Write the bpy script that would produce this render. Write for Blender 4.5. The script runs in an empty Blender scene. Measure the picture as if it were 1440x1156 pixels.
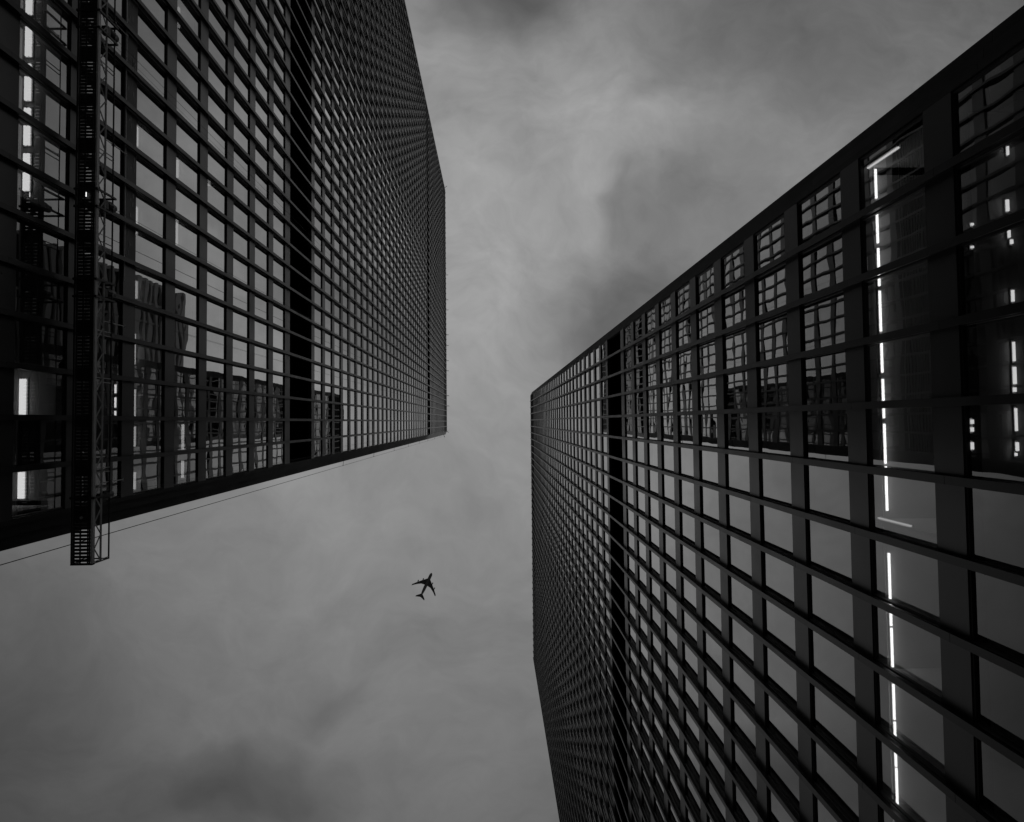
import bpy, math, random
from mathutils import Matrix, Vector
random.seed(11)
C = bpy.data.collections.new("scene_objects") if False else bpy.context.scene.collection
SC = bpy.context.scene

# ------------------------------------------------------------------ camera
# world: +X towards the right-hand tower, +Y towards the bottom of the picture, +Z up; camera at the origin
FPX, PX, PY = 1077.0, 720.0, 547.0            # focal length and principal point, in photo pixels (1440 x 1156)
R = ((0.99968641, -0.00975535, 0.02306327),
     (0.01072368, 0.99904985, -0.04224218),
     (-0.02262927, 0.04247625, 0.99884117))
cam = bpy.data.cameras.new("camera"); camo = bpy.data.objects.new("camera", cam)
C.objects.link(camo)
cam.sensor_fit = 'HORIZONTAL'; cam.sensor_width = 36.0; cam.lens = 36.0*FPX/1440
cam.shift_y = (PY-578.0)/1440.0
cam.clip_start = 0.1; cam.clip_end = 30000
camo.matrix_world = Matrix(((R[0][0], -R[0][1], -R[0][2], 0),
                            (R[1][0], -R[1][1], -R[1][2], 0),
                            (R[2][0], -R[2][1], -R[2][2], 0), (0, 0, 0, 1)))
SC.camera = camo
def proj(x, y, z):
    c = [R[0][i]*x+R[1][i]*y+R[2][i]*z for i in range(3)]
    return PX+FPX*c[0]/c[2], PY+FPX*c[1]/c[2]
def ray_at_z(u, v, z):
    d = (u-PX, v-PY, FPX)
    w = [sum(R[r][i]*d[i] for i in range(3)) for r in range(3)]
    return Vector((w[0]/w[2]*z, w[1]/w[2]*z, z))

# ------------------------------------------------------------------ light, sky
SUN_EL, SUN_AZ = math.radians(45), math.radians(80)
sun = bpy.data.lights.new("sun", 'SUN'); sun.energy = 0.5; sun.angle = math.radians(12); sun.color = (1, 1, 1)
suno = bpy.data.objects.new("sun", sun); C.objects.link(suno)
sd = Vector((math.cos(SUN_EL)*math.sin(SUN_AZ), -math.cos(SUN_EL)*math.cos(SUN_AZ), math.sin(SUN_EL)))
suno.rotation_euler = sd.to_track_quat('Z', 'Y').to_euler(); suno.location = (0, 0, 400)

SC.view_settings.view_transform = 'Standard'; SC.view_settings.look = 'None'
SC.view_settings.exposure = 0; SC.view_settings.gamma = 1; SC.view_settings.use_curve_mapping = False
cy = SC.cycles
cy.max_bounces = 10; cy.glossy_bounces = 5; cy.transparent_max_bounces = 12; cy.diffuse_bounces = 3
cy.caustics_reflective = False; cy.caustics_refractive = False; cy.sample_clamp_indirect = 4

class NT:
    """a few helpers for wiring shader nodes"""
    def __init__(s, t): s.t = t; t.nodes.clear()
    def n(s, kind, **kw):
        x = s.t.nodes.new(kind)
        for k, v in kw.items(): setattr(x, k, v)
        return x
    def put(s, sock, v):
        if hasattr(v, 'is_output'): s.t.links.new(v, sock)
        else: sock.default_value = v
    def m(s, op, a, b=0.0, c=None, clamp=False):
        x = s.n('ShaderNodeMath', operation=op); x.use_clamp = clamp
        s.put(x.inputs[0], a); s.put(x.inputs[1], b)
        if c is not None: s.put(x.inputs[2], c)
        return x.outputs[0]
    def vm(s, op, a, b=(0, 0, 0), scale=None):
        x = s.n('ShaderNodeVectorMath', operation=op)
        s.put(x.inputs[0], a); s.put(x.inputs[1], b)
        if scale is not None: s.put(x.inputs['Scale'], scale)
        return x.outputs['Value'] if op in ('LENGTH', 'DOT_PRODUCT', 'DISTANCE') else x.outputs['Vector']
    def noise(s, vec, scale, detail=4, rough=0.55, lac=2.0, dist=0.0, w=None):
        x = s.n('ShaderNodeTexNoise', noise_dimensions='4D' if w is not None else '3D')
        s.put(x.inputs['Vector'], vec)
        for k, v in (('Scale', scale), ('Detail', detail), ('Roughness', rough), ('Lacunarity', lac), ('Distortion', dist)):
            x.inputs[k].default_value = v
        if w is not None: s.put(x.inputs['W'], w)
        return x
    def ramp(s, v, a, b, lo=0.0, hi=1.0, smooth=True):
        x = s.n('ShaderNodeMapRange', interpolation_type='SMOOTHSTEP' if smooth else 'LINEAR')
        s.put(x.inputs[0], v)
        for i, q in enumerate((a, b, lo, hi)): x.inputs[i+1].default_value = q
        return x.outputs[0]

wd = bpy.data.worlds.new("World"); SC.world = wd; wd.use_nodes = True
w = NT(wd.node_tree)
tc = w.n('ShaderNodeTexCoord').outputs['Generated']
sep = w.n('ShaderNodeSeparateXYZ'); w.put(sep.inputs[0], tc)
zc = w.m('MAXIMUM', sep.outputs[2], 0.12)
plane = w.vm('SCALE', tc, scale=w.m('DIVIDE', 1.0, zc))          # cloud deck seen from below: (x/z, y/z, 1)
# warped deck coordinates
wn = w.noise(plane, 2.6, 4, 0.55)
warp = w.vm('SCALE', w.vm('SUBTRACT', wn.outputs['Color'], (0.5, 0.5, 0.5)), scale=0.36)
deck = w.vm('ADD', plane, warp)
big = w.noise(deck, 2.1, 5, 0.5).outputs[0]
mid = w.noise(deck, 6.0, 8, 0.60).outputs[0]
fine = w.noise(w.vm('MULTIPLY', deck, (1.0, 1.6, 1.0)), 17.0, 5, 0.6).outputs[0]
tex = w.m('ADD', w.m('MULTIPLY', w.m('SUBTRACT', big, 0.5), 0.60),
          w.m('ADD', w.m('MULTIPLY', w.m('SUBTRACT', mid, 0.5), 0.75), w.m('MULTIPLY', w.m('SUBTRACT', fine, 0.5), 0.42)))
sd_ = w.n('ShaderNodeSeparateXYZ'); w.put(sd_.inputs[0], plane)
tex = w.m('MULTIPLY', tex, w.ramp(sd_.outputs[1], -0.22, 0.16, 1.0, 0.72))     # the cloud is more broken over the far side
tex = w.m('ADD', tex, 1.0)
def blob(cx, cy, rx, ry, amp, rot=0.0, src=deck, hard=1.0):
    p = w.vm('SUBTRACT', src, (cx, cy, 1.0))
    if rot:
        vr = w.n('ShaderNodeVectorRotate', rotation_type='Z_AXIS'); w.put(vr.inputs['Vector'], p); vr.inputs['Angle'].default_value = rot
        p = vr.outputs[0]
    p = w.vm('MULTIPLY', p, (1/rx, 1/ry, 0))
    g = w.ramp(w.vm('LENGTH', p), 0.0, 2.0/hard, 1.0, 0.0)
    return w.m('MULTIPLY', g, amp)
# heavier and lighter patches of the overcast: (x/z, y/z, radii, strength)
BLOBS = [(-0.015, -0.590, 0.090, 0.055, -0.62, 0.0), (0.22, -0.19, 0.14, 0.075, -0.54, 0.7), (0.155, -0.15, 0.05, 0.06, -0.20, 0.4),
         (0.36, -0.54, 0.15, 0.09, -0.42, 0.1), (0.44, -0.44, 0.07, 0.05, -0.16, 0.1), (0.27, -0.33, 0.09, 0.03, -0.20, 0.5),
         (-0.35, 0.47, 0.12, 0.055, -0.48, 0.15), (-0.20, 0.345, 0.040, 0.025, -0.24, 0.5), (-0.62, 0.34, 0.12, 0.09, -0.26, 0.0),
         (-0.72, 0.55, 0.2, 0.14, -0.25, 0.0), (0.13, -0.38, 0.09, 0.07, 0.16, 0.3), (0.17, -0.30, 0.04, 0.016, -0.20, 0.9),
         (0.25, -0.41, 0.04, 0.025, 0.14, 0.3), (0.21, -0.44, 0.05, 0.018, -0.16, 0.8)]
for cx, cyy, rx, ry, amp, rot in BLOBS:
    tex = w.m('MULTIPLY', tex, w.m('ADD', blob(cx, cyy, rx, ry, amp, rot), 1.0))
rad = w.vm('LENGTH', w.vm('SUBTRACT', plane, (0.0, -0.20, 1.0)))   # overcast sky, brightest a little off the zenith
fall = w.m('MULTIPLY', w.m('EXPONENT', w.m('MULTIPLY', w.m('POWER', w.m('DIVIDE', rad, 0.82), 1.6), -1.0)), 0.322)
fall = w.m('MAXIMUM', fall, 0.05)
cloud = w.m('MULTIPLY', fall, tex)
sky = w.n('ShaderNodeTexSky', sky_type='NISHITA'); sky.sun_disc = False
sky.sun_elevation = SUN_EL; sky.sun_rotation = SUN_AZ
bw = w.n('ShaderNodeRGBToBW'); w.put(bw.inputs[0], sky.outputs[0])
tot = w.m('ADD', w.m('MULTIPLY', cloud, 10.0), w.m('MULTIPLY', bw.outputs[0], 0.01))
cmb = w.n('ShaderNodeCombineColor')
for i in range(3): w.put(cmb.inputs[i], tot)
bg = w.n('ShaderNodeBackground'); w.put(bg.inputs[0], cmb.outputs[0]); bg.inputs[1].default_value = 0.1
wo = w.n('ShaderNodeOutputWorld'); w.put(wo.inputs[0], bg.outputs[0])

# ------------------------------------------------------------------ materials (a black-and-white photograph: all greys)
def grey(v): return (v, v, v, 1)
def paint(name, v, rough=0.5, metal=0.0, var=0.25, scale=1.5, isl=0.25, spec=0.5):
    m = bpy.data.materials.new(name); m.use_nodes = True; t = NT(m.node_tree)
    co = t.n('ShaderNodeTexCoord').outputs['Object']
    nz = t.noise(co, scale, 5, 0.6).outputs[0]
    st = t.noise(t.vm('MULTIPLY', co, (1, 1, 0.08)), scale*4, 3, 0.6).outputs[0]
    gi = t.n('ShaderNodeNewGeometry').outputs['Random Per Island']
    f = t.m('ADD', t.m('MULTIPLY', t.m('SUBTRACT', nz, 0.5), var*2), t.m('MULTIPLY', t.m('SUBTRACT', st, 0.5), var))
    f = t.m('ADD', f, t.m('MULTIPLY', t.m('SUBTRACT', gi, 0.5), isl*2))
    val = t.m('MULTIPLY', t.m('ADD', f, 1.0), v)
    cc = t.n('ShaderNodeCombineColor')
    for i in range(3): t.put(cc.inputs[i], val)
    b = t.n('ShaderNodeBsdfPrincipled'); t.put(b.inputs['Base Color'], cc.outputs[0])
    t.put(b.inputs['Roughness'], t.m('ADD', t.m('MULTIPLY', t.m('SUBTRACT', nz, 0.5), 0.25), rough, clamp=True))
    b.inputs['Metallic'].default_value = metal; b.inputs['Specular IOR Level'].default_value = spec
    o = t.n('ShaderNodeOutputMaterial'); t.put(o.inputs[0], b.outputs[0])
    return m
def glow(name, e):
    m = bpy.data.materials.new(name); m.use_nodes = True; t = NT(m.node_tree)
    em = t.n('ShaderNodeEmission'); em.inputs[0].default_value = grey(1); em.inputs[1].default_value = e
    o = t.n('ShaderNodeOutputMaterial'); t.put(o.inputs[0], em.outputs[0]); return m
def glass(name, top, tint, refl, wave, f0=0.42, f1=0.66):
    m = bpy.data.materials.new(name); m.use_nodes = True; t = NT(m.node_tree)
    co = t.n('ShaderNodeTexCoord').outputs['Object']
    gi = t.n('ShaderNodeNewGeometry').outputs['Random Per Island']
    nz = t.noise(co, 0.55, 1.5, 0.45, w=t.m('MULTIPLY', gi, 80.0)).outputs[0]
    bp = t.n('ShaderNodeBump'); bp.inputs['Strength'].default_value = 1.0; bp.inputs['Distance'].default_value = wave
    t.put(bp.inputs['Height'], nz)
    lw = t.n('ShaderNodeLayerWeight'); lw.inputs[0].default_value = 0.5      # coated glass: mirror-like at a glancing angle
    fac = t.ramp(lw.outputs['Facing'], f0, f1, 0.20*top, top, smooth=False)
    gl = t.n('ShaderNodeBsdfGlossy'); 
    film = t.noise(t.vm('MULTIPLY', co, (1, 1, 0.35)), 1.1, 5, 0.65, w=t.m('MULTIPLY', gi, 31.0)).outputs[0]     # every pane a little different: coating, rain dust
    rc = t.m('ADD', t.m('MULTIPLY', t.m('FRACT', t.m('MULTIPLY', gi, 57.3)), 0.14), t.m('MULTIPLY', t.m('SUBTRACT', film, 0.5), 0.30))
    rc = t.m('MULTIPLY', t.m('ADD', rc, 0.90), refl); cc = t.n('ShaderNodeCombineColor')
    for i in range(3): t.put(cc.inputs[i], rc)
    t.put(gl.inputs['Color'], cc.outputs[0]); gl.inputs['Roughness'].default_value = 0.0
    t.put(gl.inputs['Normal'], bp.outputs[0])
    tr = t.n('ShaderNodeBsdfTransparent'); tr.inputs[0].default_value = grey(tint)
    mx = t.n('ShaderNodeMixShader'); t.put(mx.inputs[0], fac); t.put(mx.inputs[1], tr.outputs[0]); t.put(mx.inputs[2], gl.outputs[0])
    o = t.n('ShaderNodeOutputMaterial'); t.put(o.inputs[0], mx.outputs[0]); return m
M = dict(
    fin=paint('mullion_paint', 0.018, 0.34, var=0.35, isl=0.40, scale=0.7, spec=0.35),
    panel=paint('spandrel_paint', 0.052, 0.33, var=0.18, isl=0.06, scale=0.5),
    frame=paint('frame_paint', 0.012, 0.5, isl=0.0),
    louvre=paint('louvre_metal', 0.010, 0.7, isl=0.1),
    dark=paint('dark_backing', 0.006, 0.9, isl=0.0, spec=0.2),
    stone=paint('pillar_cladding', 0.040, 0.6, var=0.3, isl=0.2, scale=0.8, spec=0.3),
    ceil=paint('ceiling_board', 0.60, 0.9, var=0.06, isl=0.0, spec=0.1),
    wall=paint('partition_paint', 0.75, 0.85, var=0.06, isl=0.0, spec=0.1),
    floor=paint('carpet', 0.06, 0.95, isl=0.0, spec=0.1),
    alu=paint('aluminium', 0.85, 0.5, metal=0.0, var=0.2, isl=0.2, scale=3),
    rust=paint('painted_steel', 0.035, 0.5, var=0.35, isl=0.2, scale=4),
    cable=paint('steel_cable', 0.05, 0.6, isl=0.0),
    white=paint('white_metal', 0.6, 0.5, isl=0.0),
    grey_metal=paint('aircraft_paint', 0.05, 0.35, var=0.05, isl=0.0, scale=0.05),
    belly=paint('aircraft_belly_paint', 0.12, 0.4, var=0.05, isl=0.0, scale=0.05),
    concrete=paint('pale_concrete', 0.62, 0.8, var=0.15, isl=0.15, scale=0.2, spec=0.2),
    paving=paint('granite_paving', 0.22, 0.75, var=0.2, isl=0.0, scale=0.6, spec=0.3),
    glass=glass('reflective_glass', 0.81, 0.60, 1.0, 0.0055), glass_right=glass('reflective_glass_darker', 0.80, 0.60, 1.0, 0.0050, 0.38, 0.80),
    glass_hi=glass('dark_glass', 0.42, 0.30, 1.0, 0.010),
    tube=glow('lamp_tube', 3.2), tube_soft=glow('wide_lamp_tube', 1.5), tube_dim=glow('lamp_tube_dim', 2.0), tube_low=glow('lamp_tube_low', 0.9), tube_faint=glow('lamp_tube_faint', 1.3), tube_faint2=glow('lamp_tube_fainter', 0.7), lamp=glow('small_lamp', 1.2),
)

# ------------------------------------------------------------------ mesh helpers
class MB:
    def __init__(s): s.v = []; s.f = []; s.mi = []; s.mats = []
    def mat(s, m):
        if m not in s.mats: s.mats.append(m)
        return s.mats.index(m)
    def quad(s, pts, m):
        k = len(s.v); s.v += [tuple(p) for p in pts]; s.f.append(tuple(range(k, k+len(pts)))); s.mi.append(s.mat(m))
    def box(s, x0, x1, y0, y1, z0, z1, m):
        if x0 > x1: x0, x1 = x1, x0
        if y0 > y1: y0, y1 = y1, y0
        k = len(s.v); i = s.mat(m)
        s.v += [(x, y, z) for z in (z0, z1) for y in (y0, y1) for x in (x0, x1)]
        for q in ((0, 2, 3, 1), (4, 5, 7, 6), (0, 1, 5, 4), (1, 3, 7, 5), (3, 2, 6, 7), (2, 0, 4, 6)):
            s.f.append(tuple(k+a for a in q)); s.mi.append(i)
    def rod(s, a, b, r, m, n=8, r2=None):
        a, b = Vector(a), Vector(b); d = (b-a).normalized(); r2 = r if r2 is None else r2
        u = d.orthogonal().normalized(); v = d.cross(u); k = len(s.v); i = s.mat(m)
        for p, rr in ((a, r), (b, r2)):
            for j in range(n):
                t = 2*math.pi*j/n; s.v.append(tuple(p+(u*math.cos(t)+v*math.sin(t))*rr))
        for j in range(n):
            s.f.append((k+j, k+(j+1) % n, k+n+(j+1) % n, k+n+j)); s.mi.append(i)
        s.f.append(tuple(k+n-1-j for j in range(n))); s.mi.append(i)
        s.f.append(tuple(k+n+j for j in range(n))); s.mi.append(i)
    def tube_path(s, pts, r, m, n=8):
        for a, b in zip(pts[:-1], pts[1:]): s.rod(a, b, r, m, n)
    def loft(s, rings, m, smooth=True):
        k = len(s.v); n = len(rings[0]); i = s.mat(m)
        for rg in rings: s.v += [tuple(p) for p in rg]
        for a in range(len(rings)-1):
            for j in range(n):
                s.f.append((k+a*n+j, k+a*n+(j+1) % n, k+(a+1)*n+(j+1) % n, k+(a+1)*n+j)); s.mi.append(i)
        s.f.append(tuple(k+n-1-j for j in range(n))); s.mi.append(i)
        q = k+(len(rings)-1)*n; s.f.append(tuple(q+j for j in range(n))); s.mi.append(i)
    def build(s, name, parent=None, smooth=False):
        me = bpy.data.meshes.new(name); me.from_pydata(s.v, [], s.f)
        for m in s.mats: me.materials.append(m)
        me.polygons.foreach_set('material_index', s.mi)
        if smooth: me.polygons.foreach_set('use_smooth', [True]*len(me.polygons))
        me.update()
        o = bpy.data.objects.new(name, me); C.objects.link(o)
        if parent is not None: o.parent = parent
        return o
def tag(o, label, cat, group=None):
    o['label'] = label; o['category'] = cat
    if group: o['group'] = group
    return o
def thing(name, label, cat, group=None, loc=(0, 0, 0)):
    o = bpy.data.objects.new(name, None); C.objects.link(o); o.location = loc; o.empty_display_size = 1
    return tag(o, label, cat, group)

# ------------------------------------------------------------------ ground
GZ = -1.6
g = MB(); S = 6000
g.quad([(-S, -S, GZ), (S, -S, GZ), (S, S, GZ), (-S, S, GZ)], M['paving'])
g.build('ground')['kind'] = 'structure'

# ------------------------------------------------------------------ the two office towers
WIN_RANK = []
def tower(label, s, d_tip, fins, y_near, y_far, y_pil_near, y_pil_far, zb0, pitch, sp_h, top_k, z_roof, z_dark,
          bands, n_deep, hi_from, special=None):
    """s: side (-1 left, +1 right).  The main facade is the plane x = s*(d_tip + fin depth)."""
    D = 0.18
    def X(d): return s*(d_tip+D+d)                 # d > 0 goes into the building
    T = thing('office_tower', label, 'office tower', 'black steel and glass office towers', (0, 0, 0))
    zb = lambda k: zb0+pitch*k
    depth = 36.6
    lo, hi = min(y_near, y_far), max(y_near, y_far)
    plo, phi = min(y_pil_near, y_pil_far), max(y_pil_near, y_pil_far)
    k0 = -math.floor((zb0-9.0)/pitch)
    ks = list(range(k0, top_k+1))
    def gap(k):                                    # True where floor k's spandrel lies inside a louvred band
        return any(a < k < b for a, b in bands)
    nbay = len(fins)-1
    # spandrels: one band per storey, in panels of one bay with fine joints; returns along the two short sides
    inset = 0.62                                   # short facades are set back from the corner pillars' outer line
    for k in ks:
        if gap(k): continue
        h = sp_h
        for a, b in bands:
            if k == a: h = sp_h+0.25
        m = MB()
        edges = [lo]+list(fins)+[hi]
        for y0, y1 in zip(edges[:-1], edges[1:]):
            if special and k == special['k'] and y1 < special['y']: continue
            m.box(X(0), X(0.34), y0+0.004, y1-0.004, zb(k), zb(k)+h, M['panel'])
        m.build('spandrel', T)
        for yy, q in ((plo, 1), (phi, -1)):
            m = MB(); m.box(X(1.3), X(depth-1.3), yy+q*inset, yy+q*(inset+0.34), zb(k), zb(k)+h, M['panel'])
            m.build('spandrel', T)
        if special and k == special['k']:
            m = MB(); st = MB()
            for y0, y1 in zip(edges[:-1], edges[1:]):
                if y1 >= special['y']: continue
                m.box(X(0.02), X(0.34), y0+0.004, y1-0.004, zb(k), zb(k)+h, M['frame'])
                for _ in range(5):
                    py = random.uniform(y0+.2, y1-.35); pz = random.uniform(zb(k)+.15, zb(k)+h-.15)
                    m.box(X(0.012), X(0.03), py, py+random.uniform(.05, .22), pz, pz+random.uniform(.03, .09), M['panel'])
            st.box(X(-0.03), X(0.018), lo+.1, special['y'], zb(k)+0.012, zb(k)+0.07, M['alu'])
            o = m.build('stripped_spandrel', T); o['label'] = 'spandrel with its outer panel taken off'
            st.build('fixing_strip', o)
    # mullions: I-beam fins in storey-high lengths with open joints
    zt = z_roof-0.5
    def fin(m, y, z0, z1):
        a, b = 0.085, 0.012
        m.box(X(-D), X(-D+0.024), y-a, y+a, z0, z1, M['fin'])
        m.box(X(-D+0.026), X(-0.004), y-b, y+b, z0, z1, M['fin'])
    for i, y in enumerate(fins):
        m = MB(); off = 1 if i % 2 else 0
        zs = [0.0]+[zb(k)+0.35 for k in ks if (k+off) % 2 == 0 and zb(k) > 4 and zb(k) < zt-4]+[zt]
        for z0, z1 in zip(zs[:-1], zs[1:]): fin(m, y, z0+0.006, z1-0.006)
        m.build('mullion', T)
    nd = int((depth-3.0)/1.524)
    for j in range(nd+1):
        x = 1.5+j*(depth-3.0)/nd; m = MB()
        yy = (plo+inset) if abs(y_pil_near-plo) < 1e-6 else (phi-inset)
        q = -1 if yy < 0 and abs(y_pil_near-plo) < 1e-6 else 1
        m.box(X(x)-0.085, X(x)+0.085, yy+q*0.004, yy+q*0.2, 0.0, zt, M['fin'])
        m.build('mullion', T)
    # corner pillars
    for yf, yp in ((y_near, y_pil_near), (y_far, y_pil_far)):
        m = MB(); zz = GZ
        while zz < z_roof-1:
            z1 = min(zz+pitch*2, z_roof-0.3)
            q = 1 if yf < yp else -1; ym = yf+(yp-yf)*0.55
            m.box(X(0.12), X(1.5), yf+0.004*q, ym, zz+0.005, z1-0.005, M['stone'])
            m.box(X(0.30), X(1.5), ym+0.004*q, yp, zz+0.005, z1-0.005, M['stone'])
            m.box(X(0.0), X(0.118), yf, yf+(0.16 if yf < yp else -0.16), zz+0.005, z1-0.005, M['stone'])
            zz = z1
        m.build('corner_pillar', T)
    # parapet and roof
    m = MB()
    m.box(X(0.05), X(0.5), lo, hi, z_dark, z_roof, M['dark'])
    m.box(X(-0.02), X(0.6), lo-0.1, hi+0.1, z_roof+0.003, z_roof+0.25, M['dark'])
    for yy, q in ((plo, 1), (phi, -1)): m.box(X(1.3), X(depth-1.3), yy+q*inset, yy+q*(inset+0.4), z_dark, z_roof, M['frame'])
    m.build('parapet', T)
    m = MB(); m.box(X(0.7), X(depth), plo+1.1, phi-1.1, z_roof-1.2, z_roof-0.8, M['dark']); m.build('roof', T)
    # louvred plant-room bands
    for a, b in bands+[(top_k, None)]:
        z0 = zb(a)+sp_h+(0.25 if b else 0); z1 = zb(b) if b else z_dark
        if z1-z0 < 0.3: continue
        m = MB(); n = int((z1-z0)/0.42)
        for j in range(n):
            z = z0+0.1+j*(z1-z0-0.2)/n
            for y0, y1 in zip([lo]+list(fins), list(fins)+[hi]):
                m.quad([(X(0.14), y0+.05, z), (X(0.14), y1-.05, z), (X(0.36), y1-.05, z+0.24), (X(0.36), y0+.05, z+0.24)], M['louvre'])
        m.box(X(0.40), X(0.5), lo, hi, z0, z1, M['dark'])
        m.build('louvre_band', T)
    # floors and core inside
    m = MB()
    for k in ks:
        if gap(k): continue
        m.box(X(0.36), X(9.0), plo+1.2, phi-1.2, zb(k)+0.01, zb(k)+sp_h-0.12, M['ceil'])
    m.build('floor_slab', T)
    m = MB(); m.box(X(9.0), X(depth-9), plo+4, phi-4, GZ, z_roof-1.4, M['stone'])
    m.box(X(depth-0.6), X(depth-0.3), plo+1, phi-1, GZ, z_roof-1.3, M['stone']); m.build('core_wall', T)
    # columns just inside the glass
    # glazing of the two short sides
    m = MB()
    for yy, q in ((plo, 1), (phi, -1)):
        y = yy+q*(inset+0.12)
        for k in ks[:-1]:
            if gap(k+1) or gap(k): continue
            n = 8
            for j in range(n):
                xa, xb = 1.4+j*(depth-2.8)/n, 1.4+(j+1)*(depth-2.8)/n
                m.quad([(X(xa), y, zb(k)+sp_h-.1), (X(xb), y, zb(k)+sp_h-.1), (X(xb), y, zb(k+1)+.1), (X(xa), y, zb(k+1)+.1)], M['glass'])
    m.build('side_glazing', T)
    # windows of the main facade
    cand = []
    for k in ks[:-1]:
        if any(a <= k < b for a, b in bands): continue
        z0, z1 = zb(k)+sp_h, zb(k+1)
        for y0, y1 in zip([lo]+list(fins), list(fins)+[hi]):
            P = [proj(X(0.09), y, z) for y, z in ((y0, z0), (y1, z0), (y1, z1), (y0, z1))] if z0 > 3 else None
            area = 0
            if P:
                P = [(min(max(px, 0), 1440), min(max(py, 0), 1156)) for px, py in P]
                area = abs(sum(P[i][0]*P[(i+1) % 4][1]-P[(i+1) % 4][0]*P[i][1] for i in range(4)))/2
            cand.append((area, k, y0, y1, z0, z1))
    cand.sort(key=lambda c: -c[0])
    def window(fm, pm, y0, y1, z0, z1, mat):
        a = y0+0.02; b = y1-0.02; t = 0.055; za = z0-0.06; zc = z1+0.06
        fm.box(X(0.03), X(0.11), a, a+t, za, zc, M['frame']); fm.box(X(0.03), X(0.11), b-t, b, za, zc, M['frame'])
        fm.box(X(0.03), X(0.11), a+t, b-t, z0-.02, z0+t, M['frame']); fm.box(X(0.03), X(0.11), a+t, b-t, z1-t, z1+.02, M['frame'])
        e = [random.gauss(0, 0.0016) for _ in range(4)]; e[3] = e[0]+e[2]-e[1]     # panes are never quite parallel
        pm.quad([(X(0.075+e[i]), *yz) for i, yz in (list(enumerate(((a+t, z0+t), (b-t, z0+t), (b-t, z1-t), (a+t, z1-t)))))[::-s]], mat)
    rest = MB(); rb = random.Random(5 if s < 0 else 6)
    for area, k, y0, y1, z0, z1 in cand[:260]:
        if area > 0 and rb.random() < 0.16 and z0 > zb0+3.5:           # a roller blind pulled part of the way down
            m = MB(); hh = rb.choice((0.35, 0.6, 0.9, 1.3)); m.box(X(0.22), X(0.235), y0+.06, y1-.06, z1-hh, z1-.03, M['wall'])
            m.box(X(0.205), X(0.25), y0+.06, y1-.06, z1-hh-.04, z1-hh-.002, M['white']); m.build('blind', T)
    for n, (area, k, y0, y1, z0, z1) in enumerate(cand):
        mat = M['glass_hi'] if z0 > hi_from else M['glass' if s < 0 else 'glass_right']
        if n < 100 and area > 0:
            fm, pm = MB(), MB(); window(fm, pm, y0, y1, z0, z1, mat)
            o = fm.build('window', T); pm.build('pane', o)
        else: window(rest, rest, y0, y1, z0, z1, mat)
    o = rest.build('window', T); o['kind'] = 'stuff'; o['label'] = 'all the smaller windows higher up the facade'
    return T, X, zb

finsL = sorted(1.25-1.524*i for i in range(47))
finsR = sorted(-4.86+1.524*i for i in range(42))
TL, XL, zL = tower('left black office tower with a suspended work platform and brightly lit rooms low on it', -1, 14.09, finsL,
                   2.74, -70.05, 3.66, -70.75, 29.67, 3.803, 1.0, 49, 229.0, 218.2,
                   [(6, 8), (35, 37)], 24, 169.0, special=dict(k=0, y=-5.6))
TR, XR, zR = tower('right black office tower with one long row of tube lamps behind its glass', 1, 8.78, finsR,
                   -6.34, 57.95, -7.13, 58.66, 22.12, 3.812, 0.98, 40, 190.0, 178.6,
                   [(8, 10)], 24, 150.0)

# ------------------------------------------------------------------ lit rooms (lamps give off light, so they emit)
def lamp(parent, X, d, y0, y1, z, mat, wid=0.10, drop=0.02):
    m = MB()
    m.box(X(d-wid*0.7), X(d+wid*0.7), y0-0.03, y1+0.03, z-0.035, z-0.004, M['white'])
    for q in (-1, 1):                              # twin tubes in one fitting
        m.box(X(d+q*wid*0.29-wid*0.18), X(d+q*wid*0.29+wid*0.18), y0, y1, z-0.06-drop, z-0.04, mat)
    m.build('ceiling_light', parent)
def partition(parent, X, d0, d1, y, z0, z1, mat=None, t=0.06):
    m = MB(); m.box(X(d0), X(d1), y-t/2, y+t/2, z0, z1, mat or M['wall']); m.build('partition_wall', parent)
# left tower: the storey just above the platform's level
dL = lambda u, v, z: -ray_at_z(u, v, z).x-14.27
dR = lambda u, v, z: ray_at_z(u, v, z).x-8.96
zc = zL(-1); d0 = dL(36, 300, zc-.08)
for a, b in ((-400, -60), (-48, 20), (38, 79), (90, 97), (108, 141), (152, 166), (177, 204), (216, 235), (243, 268), (533, 583), (664, 701)):
    lamp(TL, XL, d0, ray_at_z(36, a, zc-.08).y, ray_at_z(36, b, zc-.08).y, zc, M['tube_soft'], 0.20, 0.06)
for v in (302, 517, 590, 658, 712): partition(TL, XL, 0.4, 4.0, ray_at_z(34, v, zc).y, zL(-2)+1.0, zc)
m = MB(); m.box(XL(3.9), XL(4.0), -18.0, 2.4, zL(-2)+1.0, zc, M['wall']); m.build('partition_wall', TL)
# small lamps two storeys up, tucked against a wall just inside
zc = zL(1)
m = MB(); m.box(XL(2.6), XL(2.7), -9.0, 2.5, zL(0)+1.0, zc, M['wall']); m.build('partition_wall', TL)
for v0, v1 in ((470, 512), (548, 586), (600, 628), (664, 690)): lamp(TL, XL, dL(190, v0, zc-.12)+.05, ray_at_z(192, v0, zc).y, ray_at_z(192, v1, zc).y, zc, M['tube_low'], 0.10, 0.10)
for v in (528, 592, 640): partition(TL, XL, 0.45, 2.6, ray_at_z(192, v, zc).y, zL(0)+1.0, zc)
zc = zL(0)
for a, b in ((541, 553), (559, 573), (578, 584)): lamp(TL, XL, max(.22, dL(165, 560, zc-.05)), ray_at_z(165, a, zc).y, ray_at_z(165, b, zc).y, zc, M['tube_dim'], 0.06)  # short glowing pieces added to stand for wavy lamp reflections in the glass
zc = zL(2)
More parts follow.
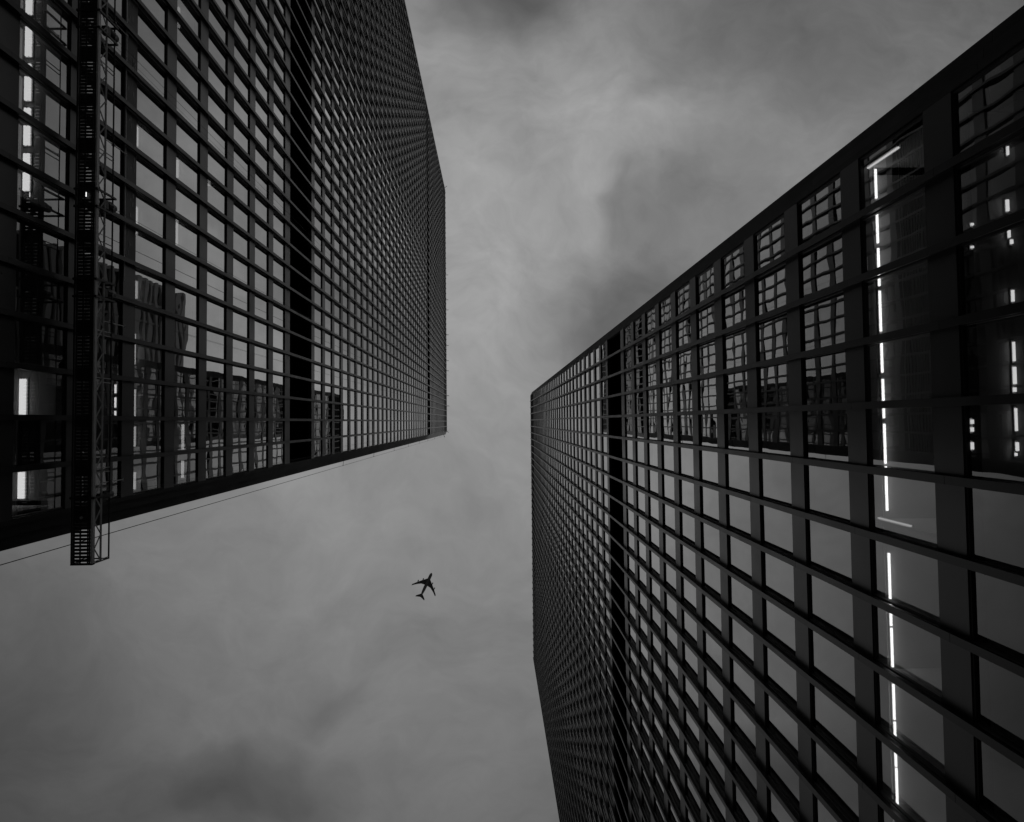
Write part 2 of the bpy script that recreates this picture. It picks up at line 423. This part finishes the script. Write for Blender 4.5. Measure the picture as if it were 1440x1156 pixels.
for a, b in ((597, 632), (648, 672)): lamp(TL, XL, 0.72, ray_at_z(248, a, zc).y, ray_at_z(248, b, zc).y, zc, M['tube_faint'], 0.12)
# a few ceilings lit further along the same storeys
for k, u, a, b in ((1, 193, 180, 206), (1, 192, 292, 330), (1, 192, 396, 420), (2, 250, 226, 250), (2, 249, 300, 344), (2, 252, 12, 40), (3, 295, 246, 262)):
    zc = zL(k); d = dL(u, a, zc-.12)+.06
    lamp(TL, XL, d, ray_at_z(u, a, zc).y, ray_at_z(u, b, zc).y, zc, M['tube_low'], 0.16, 0.12)
# right tower: a run of tubes close behind the glass
zc = zR(-1); rl = random.Random(3)
def run(mat, wid, us, zc, segs):
    for a, b in segs:
        u = us(0.5*(a+b))+(rl.uniform(-2.2, 2.2) if wid < .0455 else 0); z = zc-.055
        lamp(TR, XR, dR(u, 0.5*(a+b), z), ray_at_z(u, a, z).y, ray_at_z(u, b, z).y, zc, mat, wid*(rl.uniform(.7, 1.25) if wid < .0455 else 1))
run(M['tube'], 0.046, lambda v: 1231+0.0348*(v-240), zc,
    [(238, 279), (285, 342), (349, 402), (409, 466), (470, 524), (533, 588), (596, 652), (656, 718), (778, 842), (849, 880), (883, 938), (962, 1012), (1015, 1078), (1080, 1150), (1153, 1300)])
for u, v in ((1250, 234), (1265, 731), (1275, 942)): partition(TR, XR, 0.16, 3.2, ray_at_z(u, v, zc).y, zR(-2)+0.98, zc)
for u, v, q in ((1250, 234, 1), (1265, 731, -1), (1275, 942, -1)):       # glowing strip added down each partition edge to light its wall
    y = ray_at_z(u, v, zc).y; m = MB()
    m.box(XR(0.20), XR(0.24), y+q*0.045, y+q*0.07, 16.85, zc-.03, M['tube_faint'] if q > 0 else M['tube_faint2']); m.box(XR(0.245), XR(0.26), y+q*0.03, y+q*0.09, 16.8, zc-.02, M['white'])
    m.build('wall_light', TR)
m = MB(); m.box(XR(3.2), XR(3.3), -6.0, 16.0, zR(-2)+0.98, zc, M['wall']); m.build('partition_wall', TR)
zc = zR(-2)
run(M['lamp'], 0.045, lambda v: 1416+0.031*(v-200), zc, [(84, 89), (93, 98), (206, 218), (281, 297), (324, 334), (337, 343), (408, 424), (481, 508), (516, 540), (545, 551), (574, 606), (622, 634), (637, 641)])
run(M['lamp'], 0.05, lambda v: 1367, zc, [(314, 317), (346, 349), (590, 596), (601, 607), (622, 632)])

# ------------------------------------------------------------------ suspended work platform on the left tower
P = thing('suspended_platform', 'long aluminium work platform hung along the left tower, its slatted end past the corner', 'work platform', None, (-13.4, 4.5, 25.37))
def part(mb, name, parent=P, label=None):
    o = mb.build(name, parent); o.matrix_parent_inverse = Matrix.Translation(-Vector(P.location)) if parent is P else Matrix()
    if label: o['label'] = label
    return o
XI, XO, Z0, Z1, YE, YS = -13.80, -13.10, 25.37, 26.47, 4.50, -19.5
m = MB()
y = YE-0.09
while y > YS:                                        # slats with slots between them
    m.box(XI+0.06, XO-0.06, y-0.082, y, Z0+0.03, Z0+0.055, M['rust']); y -= 0.115
for x, ww in ((XI+0.30, .045), (XI+0.54, .035), (XI+0.10, .05), (XO-0.10, .05)):
    m.box(x-ww/2, x+ww/2, YS, YE, Z0+0.0, Z0+0.028, M['rust'])
yy = YE-1.6
while yy > YS:
    m.box(XI+0.06, XO-0.06, yy-0.22, yy+0.22, Z0+0.057, Z0+0.075, M['rust']); yy -= 1.53
part(m, 'deck')
joints = [4.50, 1.48, -1.52, -3.10, -6.10, -9.20, -12.2, -15.2, -18.2]
m = MB()
m.box(XO-0.05, XO, YS, YE, Z0-0.01, Z0+0.15, M['alu']); m.box(XI, XI+0.05, YS, YE, Z0-0.01, Z0+0.13, M['rust'])
part(m, 'side_beam')
ZM = Z0+0.56
m = MB()
m.rod((XO-.02, YS, ZM), (XO-.02, YE, ZM), 0.035, M['alu']); m.rod((XO-.02, YS, Z1), (XO-.02, YE, Z1), 0.028, M['rust'])
m.rod((XI+.02, YS, Z1-.1), (XI+.02, YE, Z1-.1), 0.02, M['rust'])
for j in joints:
    for dy in (-0.07, 0.07):
        yj = min(j+dy, YE-.01)
        m.rod((XO-.02, yj, Z0+.15), (XO-.02, yj, Z1), 0.017, M['alu'])
        m.rod((XI+.02, yj, Z0+.13), (XI+.02, yj, Z1-.1), 0.017, M['rust'])
part(m, 'guard_rail')
m = MB(); y = YE-.05; up = True
while y > YS:
    a = (XO-.02, y, ZM if up else Z0+.15); y -= 0.43; b = (XO-.02, y, Z0+.15 if up else ZM); up = not up
    m.rod(a, b, 0.022, M['alu'], 6)
part(m, 'rail_lattice')
m = MB(); m.box(XI, XO, YE-0.03, YE+0.02, Z0-.012, Z0+.16, M['rust'])
m.rod((XI+.02, YE-.01, Z1), (XO-.02, YE-.01, Z1), 0.024, M['rust']); m.rod((XI+.02, YE-.01, ZM), (XO-.02, YE-.01, ZM), 0.02, M['rust'])
m.rod((XI+.02, YE-.01, Z0+.1), (XI+.02, YE-.01, Z1), 0.03, M['rust']); m.rod((XO-.02, YE-.02, Z0+.1), (XO-.02, YE-.02, Z1), 0.022, M['rust'])
part(m, 'end_gate')
for yh in (-13.9, -7.85, -4.85, 2.35):               # hoist frames, each with its motor
    m = MB(); n = 2 if yh < 2 else 1
    for q in range(n):
        yq = yh+q*0.58
        m.box(XI-.02, XO+.03, yq-.035, yq+.035, Z0-.03, Z0-.012, M['rust'])
        m.box(XO+.002, XO+.045, yq-.035, yq+.035, Z0-.03, Z1+.1, M['rust'])
        m.box(XI-.045, XI-.002, yq-.035, yq+.035, Z0-.03, Z1+.1, M['rust'])
        m.box(XI-.04, XO+.04, yq-.03, yq+.03, Z1+.1, Z1+.16, M['rust'])
    fo = part(m, 'hoist_frame')
    m = MB(); yq = yh+(0.29 if n == 2 else 0.0)
    rings = []
    for zz, rr in ((Z1-.28, .07), (Z1-.25, .13), (Z1+.0, .15), (Z1+.12, .13), (Z1+.3, .12), (Z1+.36, .06)):
        rings.append([(XO-.12+rr*math.cos(t*math.pi/5), yq+rr*1.1*math.sin(t*math.pi/5), zz) for t in range(10)])
    m.loft(rings, M['rust']); m.box(XO-.22, XO+.0, yq-.08, yq+.2, Z1-.5, Z1-.3, M['rust'])
    part(m, 'hoist_motor')
for yp in (-14.05, -9.72, -3.52, 1.90):              # guide posts standing above the rail
    m = MB(); m.rod((XO-.02, yp, ZM), (XO-.02, yp+.0, 27.42), 0.016, M['alu']); m.rod((XO-.02, yp-.05, 27.42), (XO-.02, yp+.06, 27.42), 0.02, M['alu'])
    m.box(XO-.06, XO+.03, yp-.04, yp+.04, Z1-.05, Z1+.05, M['rust'])
    part(m, 'guide_post')
for yh in (-13.61, -7.56, -4.56, 2.35):              # wire ropes up to the roof
    m = MB(); m.rod((XO-.12, yh, Z1+.36), (XO-.12, yh, 228.2), 0.007, M['cable'], 6)
    m.rod((XO-.30, yh+.1, Z1+.1), (XO-.30, yh+.1, 228.2), 0.005, M['cable'], 6)
    part(m, 'suspension_rope')
m = MB(); m.rod((-13.45, 2.98, Z0-.055), (-13.45, 2.98, Z0-.012), .05, M['white']); part(m, 'work_lamp')
m = MB(); m.box(-13.44, -13.41, -7.72, -7.57, Z0-.04, Z0-.035, M['tube_faint']); part(m, 'work_lamp', label='work lamp switched on under the deck')

# ------------------------------------------------------------------ roof outriggers and corner cables of the left tower
def outrigger(p, q, label):
    p, q = Vector(p), Vector(q); o = thing('roof_outrigger', label, 'outrigger', 'outriggers along the left roof edge', p)
    d = (q-p)
    def pt(mb, name):
        x = mb.build(name, o); x.matrix_parent_inverse = Matrix.Translation(-p)
    m = MB(); m.rod(p, q, 0.07, M['rust'], 8); pt(m, 'beam')
    m = MB(); m.rod(q-Vector((0, 0, .18)), q+Vector((0, 0, .12)), 0.06, M['rust'], 8); pt(m, 'sheave')
    m = MB(); b = p-d.normalized()*0.15; m.box(b.x-.2, b.x+.2, b.y-.2, b.y+.2, b.z-.12, b.z+.25, M['rust']); pt(m, 'counterweight')
ORD = ['nearest', 'second', 'third', 'fourth', 'fifth', 'sixth', 'seventh', 'eighth', 'ninth']
for i, yo in enumerate([-4.79, -7.82, -15.25, -18.27, -22.8, -26.01, -33.48, -36.53, -44.03]):
    w_ = 'thin dark rod on the left roof edge, %s straight one from the near corner' % ORD[i]
    outrigger((-14.9, yo, 228.0), (-13.55, yo, 228.2), w_ if i else 'thin dark rod on the left roof edge, straight one nearest the near corner')
outrigger((-14.75, 2.3, 228.0), (-13.75, 3.1, 228.2), 'thin dark rod pointing diagonally off the near corner of the left roof')
outrigger((-15.3, 3.3, 228.0), (-14.85, 4.5, 228.2), 'short dark rod on the near end of the left roof, past its corner')
outrigger((-14.8, -70.0, 228.0), (-13.7, -71.0, 228.2), 'thin dark rod pointing diagonally off the far corner of the left roof')
def corner_cable(x, y, ty, zs, z0, z1, label):
    o = thing('safety_cable', label, 'cable', None, (x, y, z0))
    m = MB(); m.rod((x, y, z0), (x, y, z1), 0.016, M['cable'], 6)
    c = m.build('cable', o); c.matrix_parent_inverse = Matrix.Translation((-x, -y, -z0))
    for z in zs:
        m = MB(); m.rod((x, y, z), (x+.05, ty, z), 0.02, M['cable'], 6); m.rod((x, y, z-.1), (x, y, z+.1), 0.035, M['cable'], 6)
        c = m.build('standoff', o); c.matrix_parent_inverse = Matrix.Translation((-x, -y, -z0))
corner_cable(-15.0, 4.18, 3.66, [76.2+19.15*i for i in range(8)], 2.0, 227.5, 'thin dark cable hanging down the near corner of the left tower, behind the platform end')
corner_cable(-14.9, -71.35, -70.75, [76.2+19.15*i for i in range(8)], 2.0, 227.5, 'faint thin cable held on short ties along the far corner of the left tower')

# ------------------------------------------------------------------ another tower beyond, seen as a reflection in the left glass
T3 = thing('office_tower', 'pale striped office tower seen only as a reflection in the lower left windows', 'office tower', None, (85, -21, 0))
def pt3(mb, name):
    x = mb.build(name, T3); x.matrix_parent_inverse = Matrix.Translation((-85, 21, 0))
m = MB(); m.box(70.5, 100, -41.5, -4.5, GZ, 243, M['louvre']); pt3(m, 'dark_glazing')
m = MB()
z = 6.0
while z < 242:
    m.box(69.9, 100.1, -41.9, -4.1, z, z+1.75, M['concrete']); z += 3.8
for i in range(7): m.box(70.2, 70.48, -41.4+i*6.1, -41.4+i*6.1+0.5, GZ, 242.9, M['concrete'])
pt3(m, 'floor_band')
m = MB(); m.box(69.8, 100.4, -42.3, -4.2, 244.01, 246.5, M['concrete']); pt3(m, 'parapet')

# ------------------------------------------------------------------ airliner overhead
AZ = 1885.0
c = ray_at_z(540+740/12.0, 780+450/12.0, AZ)
A = thing('airliner', 'dark four-engined airliner with swept wings crossing the open sky between the towers', 'aeroplane', None, c)
A.rotation_euler = (0, 0, math.atan2(0.447, 0.894)+math.radians(-0.6))
U = 0.1465*AZ/1885.0*1.0
def apart(mb, name, smooth=False): return mb.build(name, A, smooth)
m = MB(); rings = []
for a, r, zo in ((-152, 1.5, -2), (-149, 7, -1.5), (-140, 13, -.5), (-125, 18.5, 0), (-105, 21, 0), (0, 21.5, 0), (120, 21.5, 0), (170, 19, 2), (220, 14, 5), (262, 8.5, 8), (284, 4, 10), (287, 1.5, 10)):
    r *= 1.16; rings.append([(r*U*math.cos(t*math.pi/10), a*U, (zo+r*1.05*math.sin(t*math.pi/10))*U) for t in range(20)])
m.loft(rings, M['belly']); apart(m, 'fuselage', True)
def foil(m, secs, mat):
    """secs: (lateral, lead, trail, z, thickness) in drawing units"""
    rings = []
    for b, l, t, z, th in secs:
        c_ = t-l
        rings.append([(b*U, (l+c_*f)*U, (z+th*q)*U) for f, q in ((0, 0), (.08, .38), (.3, .5), (.65, .3), (1, 0), (.65, -.3), (.3, -.5), (.08, -.38))])
    m.loft(rings, mat)
for q in (1, -1):
    m = MB(); foil(m, [(q*8, -58, 68, -8, 13), (q*24, -44, 70, -7, 11), (q*85, 14, 80, -2, 7), (q*150, 77, 122, 3, 4.5), (q*212, 146, 173, 9, 2.5), (q*217, 156, 175, 11, 1)], M['grey_metal'])
    apart(m, 'wing')
    for b, a0 in ((85, -19), (149, 42)):
        m = MB(); z = -14 if b < 100 else -9
        rr = [(0, 7.5), (4, 8.6), (16, 8.8), (27, 6.5), (42, 3.5)]
        m.loft([[(q*b*U+r*U*math.cos(t*math.pi/6), (a0+a)*U, (z+r*math.sin(t*math.pi/6))*U) for t in range(12)] for a, r in rr], M['grey_metal'])
        m.box((q*b-1.2)*U, (q*b+1.2)*U, (a0+8)*U, (a0+54)*U, (z+4)*U, (z+13)*U, M['grey_metal'])
        apart(m, 'engine', False)
    m = MB(); foil(m, [(q*3, 222, 286, 9, 6), (q*10, 228, 288, 9, 6), (q*76, 289, 312, 13, 2.5), (q*80, 297, 313, 13, 1)], M['grey_metal']); apart(m, 'tailplane')
m = MB(); rings = []
for z, l, t in ((16, 205, 276), (28, 226, 280), (72, 280, 306), (75, 290, 307)):
    cc_ = t-l; rings.append([(x*U, (l+cc_*f)*U, z*U) for f, x in ((0, 0), (.3, 2), (1, 0), (.3, -2))])
m.loft(rings, M['grey_metal']); apart(m, 'tail_fin')
